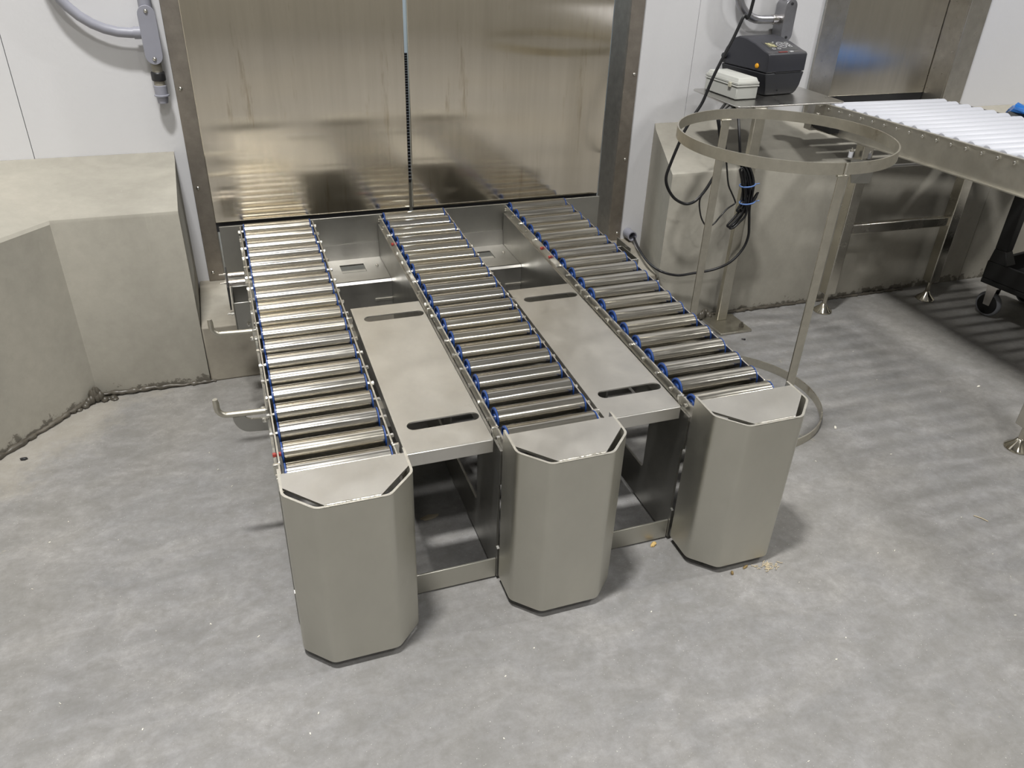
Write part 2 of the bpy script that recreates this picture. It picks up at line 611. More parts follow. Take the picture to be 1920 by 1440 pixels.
# sill under the doors
sl = thing('trim_3', (0.8, -.2, 0), 'low concrete sill under the steel doors', kind='structure')
m = MB().hexa([(-.193, YK, 0), (1.746, YK, 0), (1.89, .35, 0), (-.194, .35, 0)], [(-.193, YK, .236), (1.746, YK, .236), (1.89, .35, .236), (-.194, .35, .236)])
m.build('sill_block', 'sill', sl, bevel=.006)

# main doors : frame, two leaves
d1 = thing('door_1', (.8, .06, .236), 'pair of brushed stainless swing doors behind the roller conveyor', kind='structure')
Z0 = .237
for s, xo, xi in ((-1, -.152, -.089), (1, 1.769, 1.704)):
    jm = MB()
    x0, x1 = sorted((xo, xi))
    jm.box(x0, x1, -.012, -.0005, Z0, 2.75)
    xa, xb = (xi - .010, xi) if s < 0 else (xi, xi + .010)
    jm.box(xa, xb, -.0005, .150, Z0, 2.75)
    j = jm.build('jamb', 'frame', d1, bevel=.0015)
    for z in (.274, .636, 1.013, 1.40, 1.78, 2.16, 2.5):
        xs_ = -.133 if s < 0 else 1.751
        MB().lathe([(.0075, 0), (.0072, -.002), (.005, -.0045), (.002, -.0055)], (xs_, -.012, z), 'y', 12).build('screw', 'bolt', j, smooth=50)
MB().box(-.152, 1.769, -.012, .19, 2.75, 2.82).build('head', 'frame', d1)
MB().box(-.086, .6865, -.158, -.134, .539, 2.74).build('leaf', 'door', d1, bevel=.002)
MB().box(.7015, 1.551, -.158, -.134, .536, 2.74).build('leaf', 'door', d1, bevel=.002)
MB().box(-.086, .6865, -.152, -.140, .500, .5395).build('gap_shade_strip', 'dark', d1)  # black strips added to draw the dark gap below the leaves
MB().box(.7015, 1.551, -.152, -.140, .500, .5365).build('gap_shade_strip', 'dark', d1)
MB().box(-.12, 1.74, -.165, -.013, 2.742, 2.82).build('hanging_track', 'frame', d1)

# hatch door on the right
d2 = thing('door_2', (3.2, .06, .8), 'brushed stainless hatch door at the white roller conveyor', kind='structure')
jm = MB().box(2.707, 2.838, -.012, -.0005, .62, 2.6).box(2.828, 2.838, -.0005, .19, .62, 2.6)
jm.build('jamb', 'frame2', d2, bevel=.0015)
jm = MB().box(3.574, 3.702, -.012, -.0005, .62, 2.6).box(3.574, 3.584, -.0005, .19, .62, 2.6)
jm.build('jamb', 'frame2', d2, bevel=.0015)
MB().box(2.84, 3.571, .125, .15, .848, 2.58).build('leaf', 'door2', d2, bevel=.002)
MB().box(2.84, 3.571, .128, .140, .801, .849).build('gap_shade_strip', 'dark', d2)  # black strip standing in for the shade under the hatch leaf
MB().box(2.707, 3.702, .002, .19, .60, .80).build('threshold', 'frame2', d2)

# the lit room beyond
MB().box(-1.2, 4.4, 3.6, 3.7, 0, CEIL).build('wall_beyond', 'back_blue')['kind'] = 'structure'
MB().box(XL, -1.2, .5, 3.7, 0, CEIL).build('wall_beyond_left', 'hall')['kind'] = 'structure'
MB().box(4.4, XR, .5, 3.7, 0, CEIL).build('wall_beyond_right', 'hall')['kind'] = 'structure'

bc = thing('belt_conveyor', (.9, .9, 0), 'dark grey modular belt conveyor glimpsed through the gap between the doors', 'conveyor')
m = MB()
for i in range(44):
    y = .40 + i * .026
    m.box(.55, 1.3, y, y + .021, .872 - (1.0 - i / 44) * .40, .884 - (1.0 - i / 44) * .40)
tag(m.build('belt', 'belt', bc), kind='stuff')
m = MB().hexa([(.57, .40, .30), (1.28, .40, .30), (1.28, 1.55, .70), (.57, 1.55, .70)], [(.57, .40, .468), (1.28, .40, .468), (1.28, 1.55, .868), (.57, 1.55, .868)])
m.build('bed', 'side', bc)
for x in (.60, 1.24):
    MB().box(x - .02, x + .02, 1.3, 1.34, 0, .70).build('leg', 'tube', bc)
    MB().box(x - .02, x + .02, .5, .54, 0, .40).build('leg', 'tube', bc)

# ---------------------------------------------------------------- three-lane roller conveyor
P_, W_ = 0.5487, 0.2809
YB, YJ1, YJ2, YE = -.1922, -1.0433, -1.7267, -1.835


def zl(y):
    return .5287 + (.4859 - .5287) * (y - YB) / (-1.7267 - YB)


RC = thing('roller_conveyor', (.69, -1.0, 0), 'three lane stainless roller conveyor with three upright guard columns in front of the steel doors', 'conveyor')

# shared meshes of a roller
RR = 0.0290
RL = W_ - .033
tube_me = MB().lathe([(RR - .004, -RL / 2), (RR - .0015, -RL / 2), (RR, -RL / 2 + .0015), (RR, RL / 2 - .0015), (RR - .0015, RL / 2), (RR - .004, RL / 2)], (0, 0, 0), 'x', 36).mesh('roller', 'roller', 40)
cap_me = MB().lathe([(RR - .003, 0), (RR + .0004, 0), (RR + .0004, .003), (RR - .001, .004), (RR - .005, .004), (RR - .007, .001), (.012, .001), (.011, .005), (.005, .005)], (0, 0, 0), 'x', 32).mesh('end_cap', 'blue_cap', 40)
capL_me = MB().lathe([(RR - .003, 0), (RR + .0004, 0), (RR + .0004, -.003), (RR - .001, -.004), (RR - .005, -.004), (RR - .007, -.001), (.012, -.001), (.011, -.005), (.005, -.005)], (0, 0, 0), 'x', 32).mesh('end_cap', 'blue_cap', 40)
nut_me = MB().lathe([(.0050, -.009), (.0058, -.008), (.0058, -.001), (.0030, 0), (.0030, .004), (.0062, .005), (.0062, .012), (.0054, .013)], (0, 0, 0), 'x', 6).mesh('axle_bolt', 'bolt', 30)
nutr_me = MB().lathe([(.0050, -.009), (.0058, -.008), (.0058, -.001), (.0030, 0), (.0030, .004), (.0062, .005), (.0062, .012), (.0054, .013)], (0, 0, 0), 'x', 6).mesh('axle_bolt', 'red_cap', 30)
random.seed(21)
ROLL_Y = [-.2165 - .0857 * i for i in range(19)]
for li in range(3):
    x0 = li * P_
    for i, y in enumerate(ROLL_Y):
        c = (x0 + W_ / 2, y, zl(y) - .0115)
        r_ = child('roller', tube_me, RC, c)
        r_.rotation_euler.x = random.uniform(0, 6.28)
        for me, sx in ((capL_me, -RL / 2), (cap_me, RL / 2)):
            child('end_cap', me, r_, (c[0] + sx, y, c[2]))
        for sx in (x0, x0 + W_):
            red = (li, i, sx == x0) in ((0, 17, True), (2, 5, True), (2, 6, True), (1, 3, True))
            ab = child('axle_bolt', nutr_me if red else nut_me, r_, (sx + (.004 if sx == x0 else -.004), y, c[2]))
            if sx == x0:
                ab.scale.x = -1.0
        MBn = None

# rails (three bolted segments a side)
for li in range(3):
    for sx in (0, 1):
        xa = li * P_ + (W_ - .004 if sx else 0.0)
        for (ya, yb, dx) in ((YB, YJ1 + .004, 0), (YJ1 - .004, YJ2 + .004, .0015), (YJ2 - .004, YE, 0)):
            o = MB().prism([(ya, zl(ya) - .05), (ya, zl(ya) - .004), (ya - .004, zl(ya)), (yb + .004, zl(yb)), (yb, zl(yb) - .004), (yb, zl(yb) - .05)],
                           YZ, xa + (dx if sx == 0 else -dx), xa + .004 + (dx if sx == 0 else -dx))
            o.build('rail', 'rail', RC)
        for yj in (YJ1, YJ2):
            s = -1 if sx == 0 else 1
            xo = li * P_ + (W_ if sx else 0)
            o = MB().box(min(xo - s * .006, xo + s * .012), max(xo - s * .006, xo + s * .012), yj - .004, yj + .004, zl(yj) - .030, zl(yj) + .0015)
            o.build('joint_tab', 'bolt', RC, bevel=.001)
# side plates with windows
for li in range(3):
    for sx in (0, 1):
        xo = li * P_ + (W_ + .0005 if sx else -.0075)
        if (li, sx) in ((0, 0),):
            pass
        yr, yf = -.198, -1.786
        outer = [(yr, .012), (yf, .012), (yf, .115), (yf + .010, .118), (yf + .010, .338), (yf, .341), (yf, zl(yf) - .034), (yr, zl(yr) - .034)]

        def rrect(y0, y1, z0, z1, r=.014, n=4):
            out = []
            for cy_, cz_, a0 in ((y1 - r, z1 - r, 0), (y0 + r, z1 - r, 90), (y0 + r, z0 + r, 180), (y1 - r, z0 + r, 270)):
                for i in range(n + 1):
                    a = math.radians(a0 + 90 * i / n)
                    out.append((cy_ + r * math.cos(a), cz_ + r * math.sin(a)))
            return out
        MB().sheet(outer, [rrect(-1.592, -1.30, .135, .405), rrect(-1.22, -.92, .135, .405)], YZ, xo, xo + .007).build('side_plate', 'side', RC)
# cross bars, floor beam
for li in range(2):
    xa, xb = li * P_ + W_ + .008, (li + 1) * P_ - .0085
    MB().box(xa, xb, -1.779, -1.773, .006, .0735).build('cross_bar', 'tower', RC, bevel=.001)
    MB().box(xa, xb, -1.06, -1.02, .20, .4445).build('deck_support', 'side', RC)
    MB().box(xa, xb, -1.48, -1.44, .37, .4335).build('deck_support', 'side', RC)
    # lifting pocket near the door: bent hat plate with a square hole
    hp = MB()
    xc = (xa + xb) / 2
    hole = [(xc - .052, -.262), (xc - .052, -.345), (xc + .046, -.345), (xc + .046, -.262)]
    hp.sheet([(xa, -.201), (xb, -.201), (xb, -.436), (xa, -.436)], [hole], XY, .348, .354)
    hp.prism([(-.201, .354), (-.206, .354), (-.196, .417), (-.192, .417)], YZ, xa, xb)
    hp.prism([(-.430, .348), (-.430, .354), (-.438, .354), (-.446, .346), (-.446, .20), (-.440, .20), (-.440, .344)], YZ, xa, xb)
    hp.build('lift_pocket', 'plate', RC, smooth=35)
    MB().lathe([(.006, 0), (.006, .005), (.003, .007)], (xb - .03, -.30, .354), 'z', 10).build('screw', 'bolt', RC, smooth=40)
    MB().box(xb - .07, xb, -.4495, -.446, .268, .276).build('weld_bead', 'edge', RC)
# back plate
MB().box(-.076, 1.548, -.191, -.184, .335, .533).build('back_plate', 'side', RC, bevel=.001)

# guard columns
TX, TW, TYF, TC = -.0054, .2977, -1.9584, .0662
ZB_ = .025


def zt(y):
    return .519 + .030 * (y - TYF)


for li in range(3):
    X0 = li * P_ + TX
    X1 = X0 + TW
    yr = -1.7975
    t = .006

    def off(d):
        e = d * math.tan(math.radians(22.5))
        return [(X0 + d, yr), (X0 + d, TYF + TC + e), (X0 + TC + e, TYF + d), (X1 - TC - e, TYF + d), (X1 - d, TYF + TC + e), (X1 - d, yr)]

    def rounded(pl, r=.012, n=4):
        out = [pl[0]]
        for i in range(1, len(pl) - 1):
            a, b, c = Vector(pl[i - 1]), Vector(pl[i]), Vector(pl[i + 1])
            p = b + (a - b).normalized() * r
            q = b + (c - b).normalized() * r
            for j in range(n + 1):
                s = j / n
                out.append(tuple((1 - s) ** 2 * p + 2 * s * (1 - s) * b + s * s * q))
        out.append(pl[-1])
        return out
    A, B = rounded(off(0)), rounded(off(t))
    n = len(A)
    col = MB()
    vs = [(x, y, ZB_) for x, y in A] + [(x, y, zt(y)) for x, y in A] + [(x, y, zt(y)) for x, y in B] + [(x, y, ZB_) for x, y in B]
    fs = []
    for i in range(n - 1):
        for s in range(4):
            if s == 1:
                continue
            a, b = s * n, ((s + 1) % 4) * n
            fs.append((a + i, a + i + 1, b + i + 1, b + i))
    for i in (0, n - 1):
        fs.append((i, n + i, 2 * n + i, 3 * n + i))
    col.add(vs, fs)
    gc = col.build('guard_column', 'tower', RC, smooth=30)
    rim = MB()
    for i in range(n - 1):
        pa, pb, qa, qb = A[i], A[i + 1], B[i], B[i + 1]
        rim.hexa([(*pa, zt(pa[1]) - .001), (*pb, zt(pb[1]) - .001), (*qb, zt(qb[1]) - .001), (*qa, zt(qa[1]) - .001)],
                 [(*pa, zt(pa[1]) + .0004), (*pb, zt(pb[1]) + .0004), (*qb, zt(qb[1]) + .0004), (*qa, zt(qa[1]) + .0004)])
    rim.build('rim', 'edge', gc)
    # top plate, diagonals cut back so that the two slots stay open
    gp = .024
    yp = -1.822 + .004
    e = .006
    top = [(X0 + e, yp), (X0 + e, TYF + TC + .006), (X0 + TC + gp * .9, TYF + e), (X1 - TC - gp * .9, TYF + e), (X1 - e, TYF + TC + .006), (X1 - e, yp)]
    top[1] = (X0 + e, TYF + TC + gp)
    top[4] = (X1 - e, TYF + TC + gp)
    o = MB()
    nn = len(top)
    o.add([(x, y, zt(y) - .006) for x, y in top] + [(x, y, zt(y) + .0002) for x, y in top],
          [tuple(range(nn - 1, -1, -1)), tuple(range(nn, 2 * nn))] + [(i, (i + 1) % nn, nn + (i + 1) % nn, nn + i) for i in range(nn)])
    o.build('top_plate', 'plate', gc)
    # weld between top plate and front of the shell
    wl = MB()
    xs = [X0 + TC + gp * .9 + i * (TW - 2 * TC - 2 * gp * .9) / 40 for i in range(41)]
    random.seed(li + 40)
    wl.tube([(x, TYF + e + .001 + random.uniform(-.0006, .0006), zt(TYF)) for x in xs], [.0032 * random.uniform(.8, 1.25) for _ in xs], 6)
    wl.build('weld_bead', 'edge', gc, smooth=60)
    MB().box(X0 + .05, X1 - .05, TYF + .05, -1.80, 0.0, ZB_ - .004).build('gap_shade_block', 'dark', RC)  # dark block added for the shadow in the gap under the column

# hooks and brackets on the outer left side
hook_arm = MB()
for (y, z, gus) in ((-1.0, .478, False), (-1.44, .459, True)):
    pts = [(-.009, y, z), (-.06, y, z + .002), (-.100, y, z + .004)]
    for i in range(9):
        a = math.radians(10 * i + 10)
        pts.append((-.103 - .026 * math.sin(a), y, z + .004 + .026 * (1 - math.cos(a))))
    pts += [(-.129, y, z + .045), (-.130, y, z + .057)]
    rad = [.0080] * (len(pts) - 1) + [.0066]
    hk = MB().tube(pts, rad, 14).build('hook', 'hoop', RC, smooth=50)
    MB().box(-.0085, -.0035, y - .045, y + .040, z - .060, z + .032).build('hook_plate', 'side', hk, bevel=.001)
    for dy in (-.03, .028):
        MB().lathe([(.006, 0), (.0065, -.001), (.0065, -.009), (.005, -.012)], (-.0085, y + dy, z - .01), 'x', 6).build('bolt', 'bolt', hk, smooth=30)
    if gus:
        g_ = []
        for i in range(9):
            a = math.radians(180 + 90 * i / 8)
            g_.append((-.050 + .044 * math.cos(a), z - .006 + .052 * math.sin(a)))
        g_ += [(-.0085, z - .062), (-.0085, z - .022), (-.050, z - .018), (-.060, z - .012), (-.064, z - .004)]
        MB().prism(g_, XZ, y - .003, y + .003).build('gusset', 'side', hk)

for s, xw in ((-1, 0.0), (1, 2 * P_ + W_)):
    X = lambda d: xw + s * d
    y0, y1, za, zb_ = -.800, -.660, .385, .487
    ob = MB()
    xs = sorted((X(.004), X(.060)))
    tt = .004
    if s < 0:
        ob.box(xs[0], xs[0] + tt, y0, y1, za, zb_)
    else:
        ob.box(xs[1] - tt, xs[1], y0, y1, za, zb_)
    ob.box(xs[0] + (tt if s < 0 else 0), xs[1] - (0 if s < 0 else tt), y0, y0 + tt, za, zb_)
    ob.box(xs[0] + (tt if s < 0 else 0), xs[1] - (0 if s < 0 else tt), y1 - tt, y1, za, zb_)
    br = ob.build('anchor_bracket', 'side', RC, bevel=.002)
    if s < 0:
        for y in (-.590, -.655):
            MB().cyl((X(.010), y, .497), (X(.064), y, .497), .0105, 20).build('spacer', 'spacer', br, smooth=40)
        MB().box(X(.071), X(.066), -.74, -.565, .435, .520).build('clamp_plate', 'dark', br, bevel=.001)
        for y, z in ((-.590, .503), (-.612, .480)):
            MB().lathe([(.0045, 0), (.0045, -.008), (.0025, -.008), (.0025, -.022)], (X(.071), y, z), 'x', 8).build('bolt', 'bolt', br, smooth=30)
    else:
        MB().box(X(.062), X(.066), -.72, -.60, .42, .500).build('clamp_plate', 'side', br, bevel=.001)
    MB().lathe([(.006, 0), (.006, .01 * s), (.0035, .01 * s), (.0035, .022 * s)], (X(.060), -.745, .425), 'x', 6).build('bolt', 'bolt', br, smooth=30)
    MB().lathe([(.006, 0), (.006, -.01), (.0035, -.01), (.0035, -.022)], (X(.020), y0, .41), 'y', 6).build('bolt', 'bolt', br, smooth=30)

# ---------------------------------------------------------------- loose cover plates between the lanes
for li, lab in ((0, 'grey steel cover plate with two hand slots between the left and middle roller lanes'),
                (1, 'grey steel cover plate with two hand slots between the middle and right roller lanes')):
    xa = li * P_ + W_ + .022
    xb = (li + 1) * P_ - .016
    ya, yb = -.945, -1.752
    zc = lambda y: .488 + (.468 - .488) * (y - ya) / (yb - ya)

    def slot(y, w=.0185):
        c0, c1 = xa + .048, xb - .022
        out = []
        for i in range(9):
            a = math.radians(90 + 180 * i / 8)
            out.append((c0 + w * math.cos(a), y + w * math.sin(a)))
        for i in range(9):
            a = math.radians(-90 + 180 * i / 8)
            out.append((c1 + w * math.cos(a), y + w * math.sin(a)))
        return out
    th = .004
    T = lambda p, q, t: (p, q, zc(q) - t)
    cp = thing('cover_plate', ((xa + xb) / 2, -1.35, .43), lab, 'cover plate', 'cover plates between the lanes')
    o = MB()
    o.sheet([(xa, ya), (xb, ya), (xb, yb), (xa, yb)], [slot(-1.030), slot(-1.640)], T, 0, th)
    o.build('top_sheet', 'plate', cp)
    MB().hexa([(xa, yb - .003, zc(yb) - .040), (xb, yb - .003, zc(yb) - .040), (xb, yb + .002, zc(yb) - .040), (xa, yb + .002, zc(yb) - .040)],
              [(xa, yb - .003, zc(yb) - .0015), (xb, yb - .003, zc(yb) - .0015), (xb, yb + .002, zc(yb) - .0002), (xa, yb + .002, zc(yb) - .0002)]).build('front_lip', 'plate', cp, bevel=.0015)
    for x in (xa, xb - .004):
        MB().hexa([(x, yb + .002, zc(yb) - .040), (x + .004, yb + .002, zc(yb) - .040), (x + .004, ya, zc(ya) - .040), (x, ya, zc(ya) - .040)],
                  [(x, yb + .002, zc(yb) - .004), (x + .004, yb + .002, zc(yb) - .004), (x + .004, ya, zc(ya) - .004), (x, ya, zc(ya) - .004)]).build('side_lip', 'plate', cp)

# ---------------------------------------------------------------- hoop stand
HC, HR = (1.711, -1.163), .3467


def hoop_ring(z0, z1, r, ox=0.0):
    m = MB()
    n = 96
    t = .0045
    vs, fs = [], []
    for i in range(n):
        a = 2 * math.pi * i / n
        for rr, z in ((r, z0), (r, z1), (r - t, z1), (r - t, z0)):
            vs.append((HC[0] + ox + rr * math.cos(a), HC[1] + rr * math.sin(a), z))
    for i in range(n):
        j = (i + 1) % n
        for s in range(4):
            fs.append((i * 4 + s, j * 4 + s, j * 4 + (s + 1) % 4, i * 4 + (s + 1) % 4))
    return m.add(vs, fs)


HS = thing('hoop_stand', (HC[0], HC[1], 0), 'tall stainless bag holder hoop on flat bar posts right of the roller conveyor', 'bag holder')
hoop_ring(1.0055, 1.0405, HR).build('upper_hoop', 'hoop', HS, smooth=40)
hoop_ring(.0005, .034, .3345, .012).build('lower_hoop', 'hoop', HS, smooth=40)
for (px, py, a) in ((1.712, -.8165, 0), (1.672, -1.5075, 0)):
    sgn = -1 if py > HC[1] else 1
    wv = .0165
    pt = .005
    ya = py - pt if sgn < 0 else py
    ya = py - .0075 if sgn < 0 else py + .0025
    o = MB().box(px - wv, px + wv, ya, ya + pt, .001, 1.006)
    po = o.build('post', 'hoop', HS, bevel=.0008)
    MB().box(px - wv - .004, px + wv + .004, ya - .004, ya + pt + .004, .9985, 1.0053).build('weld', 'hoop', po, bevel=.002)
MB().box(1.668, 1.674, -1.5115, -1.5085, 1.006, 1.040).build('hoop_seam', 'edge', HS)

# ---------------------------------------------------------------- shelf stand, printer, box
SZ = .975
SS = thing('shelf_stand', (2.065, -.535, 0), 'small stainless shelf on a floor post beside the kerb holding the printer', 'shelf')


def rpoly(x0, x1, y0, y1, r, n=6):
    out = []
    for cx_, cy_, a0 in ((x1 - r, y1 - r, 0), (x0 + r, y1 - r, 90), (x0 + r, y0 + r, 180), (x1 - r, y0 + r, 270)):
        for i in range(n + 1):
            a = math.radians(a0 + 90 * i / n)
            out.append((cx_ + r * math.cos(a), cy_ + r * math.sin(a)))
    return out


MB().prism(rpoly(1.958, 2.492, -.530, -.165, .025), XY, SZ - .005, SZ).build('shelf_plate', 'shelf', SS, bevel=.001)
MB().box(2.040, 2.090, -.545, -.520, .012, SZ - .0055).build('post', 'hoop', SS, bevel=.003)
MB().box(2.02, 2.11, -.519, -.20, SZ - .030, SZ - .0055).build('shelf_arm', 'shelf', SS)
MB().box(1.985, 2.150, -.665, -.495, .0005, .0115).build('base_plate', 'hoop', SS, bevel=.002)
MB().lathe([(.012, 0), (.012, .010), (.006, .010), (.006, .022)], (2.118, -.625, .0115), 'z', 6).build('anchor_bolt', 'caulk', SS, smooth=30)

# printer (local frame, x right, y back, z up from the shelf)
PR = thing('label_printer', (2.172, -.380, SZ + .001), 'black desktop label printer with yellow side button on the steel shelf', 'printer', rz=math.radians(8.5), local=True)
PW, PD = .206, .262
PR.scale = (1.065, 1.065, 1.065)


def loft(secs, cham=True):
    """secs: list of (y, z) outline; lower corners drawn in along x"""
    m = MB()
    n = len(secs)
    vs = []
    for side in (0, 1):
        for (y, z) in secs:
            ins = max(0.0, (.060 - z)) * .42
            ins += .006 * max(0, (z - .150)) / .03
            vs.append((ins if side == 0 else PW - ins, y, z))
    fs = [tuple(range(n - 1, -1, -1)), tuple(range(n, 2 * n))]
    fs += [(i, (i + 1) % n, n + (i + 1) % n, n + i) for i in range(n)]
    return m.add(vs, fs)


low = [(.012, 0.0), (.004, .012), (0, .035), (0, .0865), (PD, .0865), (PD, .010), (PD - .012, 0)]
up = [(0.0, .0885), (0, .152), (.006, .160), (.030, .1660), (.095, .1860), (.150, .1970), (.195, .1990), (.228, .186), (.250, .150), (PD + .004, .116), (PD + .004, .0885)]
loft(low).build('lower_body', 'printer', PR, bevel=.004)
loft(up).build('lid', 'printer_lid', PR, bevel=.004)
MB().box(.050, PW - .02, -.0008, .004, .0855, .0895).build('paper_slot', 'dark', PR)
MB().lathe([(.010, 0), (.0095, -.003), (.006, -.0055), (.002, -.0062)], (-.0005, .055, .108), 'x', 16).build('side_button', 'yellow', PR, smooth=50)
MB().cyl((.080, -.001, .02), (.080, .003, .02), .003, 10).build('screw_hole', 'dark', PR)
# control panel lies on the slanted front of the lid
sl_ang = math.atan2(.1860 - .1660, .095 - .030)


def onpanel(u, v, h):
    """u across, v up the slope from its lower edge"""
    return (u, .030 + v * math.cos(sl_ang) - h * math.sin(sl_ang), .1660 + v * math.sin(sl_ang) + h * math.cos(sl_ang))


def pquad(name, mat, u0, u1, v0, v1, h0=.0008, h1=.0016, parent=PR):
    b = [onpanel(u0, v0, h0), onpanel(u1, v0, h0), onpanel(u1, v1, h0), onpanel(u0, v1, h0)]
    t = [onpanel(u0, v0, h1), onpanel(u1, v0, h1), onpanel(u1, v1, h1), onpanel(u0, v1, h1)]
    return MB().hexa(b, t).build(name, mat, parent)


cpn = pquad('control_panel', 'panel_black', .040, .178, .000, .070, -.002, .0006)
pquad('display', 'lcd', .050, .090, .026, .062, .0006, .0012, cpn)
m = MB()
for (a, b) in (((.052, .060), (.080, .034)), ((.066, .058), (.072, .034)), ((.060, .040), (.086, .040)), ((.072, .030), (.088, .030))):
    pa, pb = onpanel(*a, .0014), onpanel(*b, .0014)
    m.tube([pa, pb], .0014, 6)
m.build('display_marks', 'lcd_lit', cpn)
for u in (.054, .082):
    m = MB()
    for k_ in range(4):
        cs = [(u, .008), (u + .012, .008), (u + .012, .018), (u, .018)]
        m.tube([onpanel(*cs[k_], .0012), onpanel(*cs[(k_ + 1) % 4], .0012)], .0009, 5)
    m.build('soft_key', 'print_white', cpn)
m = MB()
cu, cv = .122, .040
ring = lambda r, n=28: [onpanel(cu + r * math.cos(2 * math.pi * i / n), cv + r * math.sin(2 * math.pi * i / n), .0012) for i in range(n)]
m.tube(ring(.022), .0011, 5, closed=True)
m.tube(ring(.008, 16), .0010, 5, closed=True)
for a in (45, 135, 225, 315):
    a = math.radians(a)
    m.tube([onpanel(cu + .008 * math.cos(a), cv + .008 * math.sin(a), .0012), onpanel(cu + .022 * math.cos(a), cv + .022 * math.sin(a), .0012)], .0009, 5)
m.build('round_keypad', 'print_white', cpn, smooth=60)
m = MB()
for v in (.026, .040, .054):
    cs = [(.152, v - .005), (.166, v - .005), (.166, v + .005), (.152, v + .005)]
    for k_ in range(4):
        m.tube([onpanel(*cs[k_], .0012), onpanel(*cs[(k_ + 1) % 4], .0012)], .0009, 5)
m.build('side_keys', 'print_white', cpn)
pquad('status_light', 'print_white', .094, .101, .064, .068, .0006, .0012, cpn)
MB().box(.060, .105, .0095, .018, .1605, .1638).build('red_print', 'print_red', cpn)
MB().box(.120, .136, .0095, .018, .1605, .1640).build('logo_print', 'print_white', cpn)
# cable plug on the back-left shoulder
MB().lathe([(.008, -.012), (.012, -.008), (.012, .008), (.008, .012)], (-.004, .245, .118), 'x', 14).build('hinge_knob', 'printer', PR, smooth=50)

# junction box
JB = thing('junction_box', (2.016, -.418, SZ + .001), 'pale grey plastic junction box with hinged lid left of the printer on the shelf', 'electrical box', rz=math.radians(3), local=True)
BW, BL = .112, .232
MB().box(.003, BW - .003, .003, BL - .003, 0, .049).build('body', 'box', JB, bevel=.004)
MB().box(0, BW, 0, BL, .050, .056).build('rim', 'box', JB, bevel=.0015)
m = MB().hexa([(.001, .001, .058), (BW - .001, .001, .058), (BW - .001, BL - .001, .058), (.001, BL - .001, .058)],
              [(.001, .001, .068), (BW - .001, .001, .068), (BW - .001, BL - .001, .068), (.001, BL - .001, .068)])
m.hexa([(.004, .004, .068), (BW - .004, .004, .068), (BW - .004, BL - .004, .068), (.004, BL - .004, .068)],
       [(.011, .012, .084), (BW - .011, .012, .084), (BW - .011, BL - .012, .084), (.011, BL - .012, .084)])
m.build('lid', 'box', JB, bevel=.002)
MB().box(-.006, .002, .040, .058, .044, .064).build('latch', 'box_latch', JB, bevel=.002)
MB().box(BW - .002, BW + .005, .030, .048, .044, .064).build('latch', 'box_latch', JB, bevel=.002)

# ---------------------------------------------------------------- cables
main = [(1.985, -.50, 6.55), (1.975, -.52, 3.2), (1.955, -.55, 2.0), (1.922, -.56, 1.367), (1.892, -.56, 1.313), (1.862, -.56, 1.236), (1.824, -.56, 1.155), (1.797, -.56, 1.089), (1.771, -.56, 1.01),
        (1.742, -.56, .961), (1.709, -.56, .902), (1.694, -.56, .861), (1.667, -.56, .778), (1.654, -.56, .721), (1.668, -.56, .676),
        (1.702, -.56, .633), (1.744, -.56, .607), (1.778, -.56, .6), (1.813, -.56, .613), (1.847, -.56, .651), (1.874, -.56, .699),
        (1.896, -.56, .742), (1.899, -.56, .781), (1.885, -.56, .84), (1.866, -.558, .905), (1.862, -.54, .95), (1.90, -.50, .962), (1.97, -.42, .964)]
tag(MB().tube(smooth_path(main), .0062, 10).build('power_cable', 'cable', smooth=60), 'thick black cable hanging from above and looping up under the printer shelf', 'cable')
thin = [(1.97, -.45, .963), (1.90, -.52, .962), (1.855, -.57, .945), (1.862, -.578, .90), (1.889, -.578, .855), (1.903, -.578, .8), (1.882, -.578, .736), (1.858, -.578, .693), (1.837, -.578, .657),
        (1.818, -.578, .624), (1.823, -.578, .583), (1.842, -.578, .535), (1.874, -.578, .499), (1.907, -.575, .506), (1.937, -.575, .541),
        (1.966, -.570, .567), (2.002, -.565, .585), (1.998, -.565, .601), (1.973, -.570, .635), (1.946, -.575, .674), (1.915, -.59, .745),
        (1.893, -.592, .823), (1.880, -.590, .88), (1.876, -.585, .93), (1.90, -.55, .960), (1.98, -.47, .9635)]
tag(MB().tube(smooth_path(thin), .0034, 8).build('thin_cable', 'cable', smooth=60), 'thin black data cable in slack loops between the kerb and the hoop posts', 'cable')
BU = thing('cable_bundle', (2.04, -.575, .62), 'coiled black cable bundle held by two blue zip ties on the shelf post', 'cable')
ba = [(1.985, -.44, .963), (1.975, -.51, .945), (1.960, -.575, .86), (1.987, -.575, .76), (2.015, -.575, .727), (2.049, -.575, .669), (2.071, -.57, .619), (2.087, -.56, .544), (2.1, -.56, .48), (2.106, -.562, .426), (2.09, -.562, .369),
      (2.039, -.560, .312), (1.978, -.535, .273), (1.891, -.51, .254), (1.816, -.5, .248), (1.737, -.49, .271), (1.724, -.4, .274), (1.75, -.27, .272),
      (1.786, -.15, .270), (1.822, -.062, .260)]
MB().tube(smooth_path(ba), .0058, 9).build('lead', 'cable', BU, smooth=60)
random.seed(77)
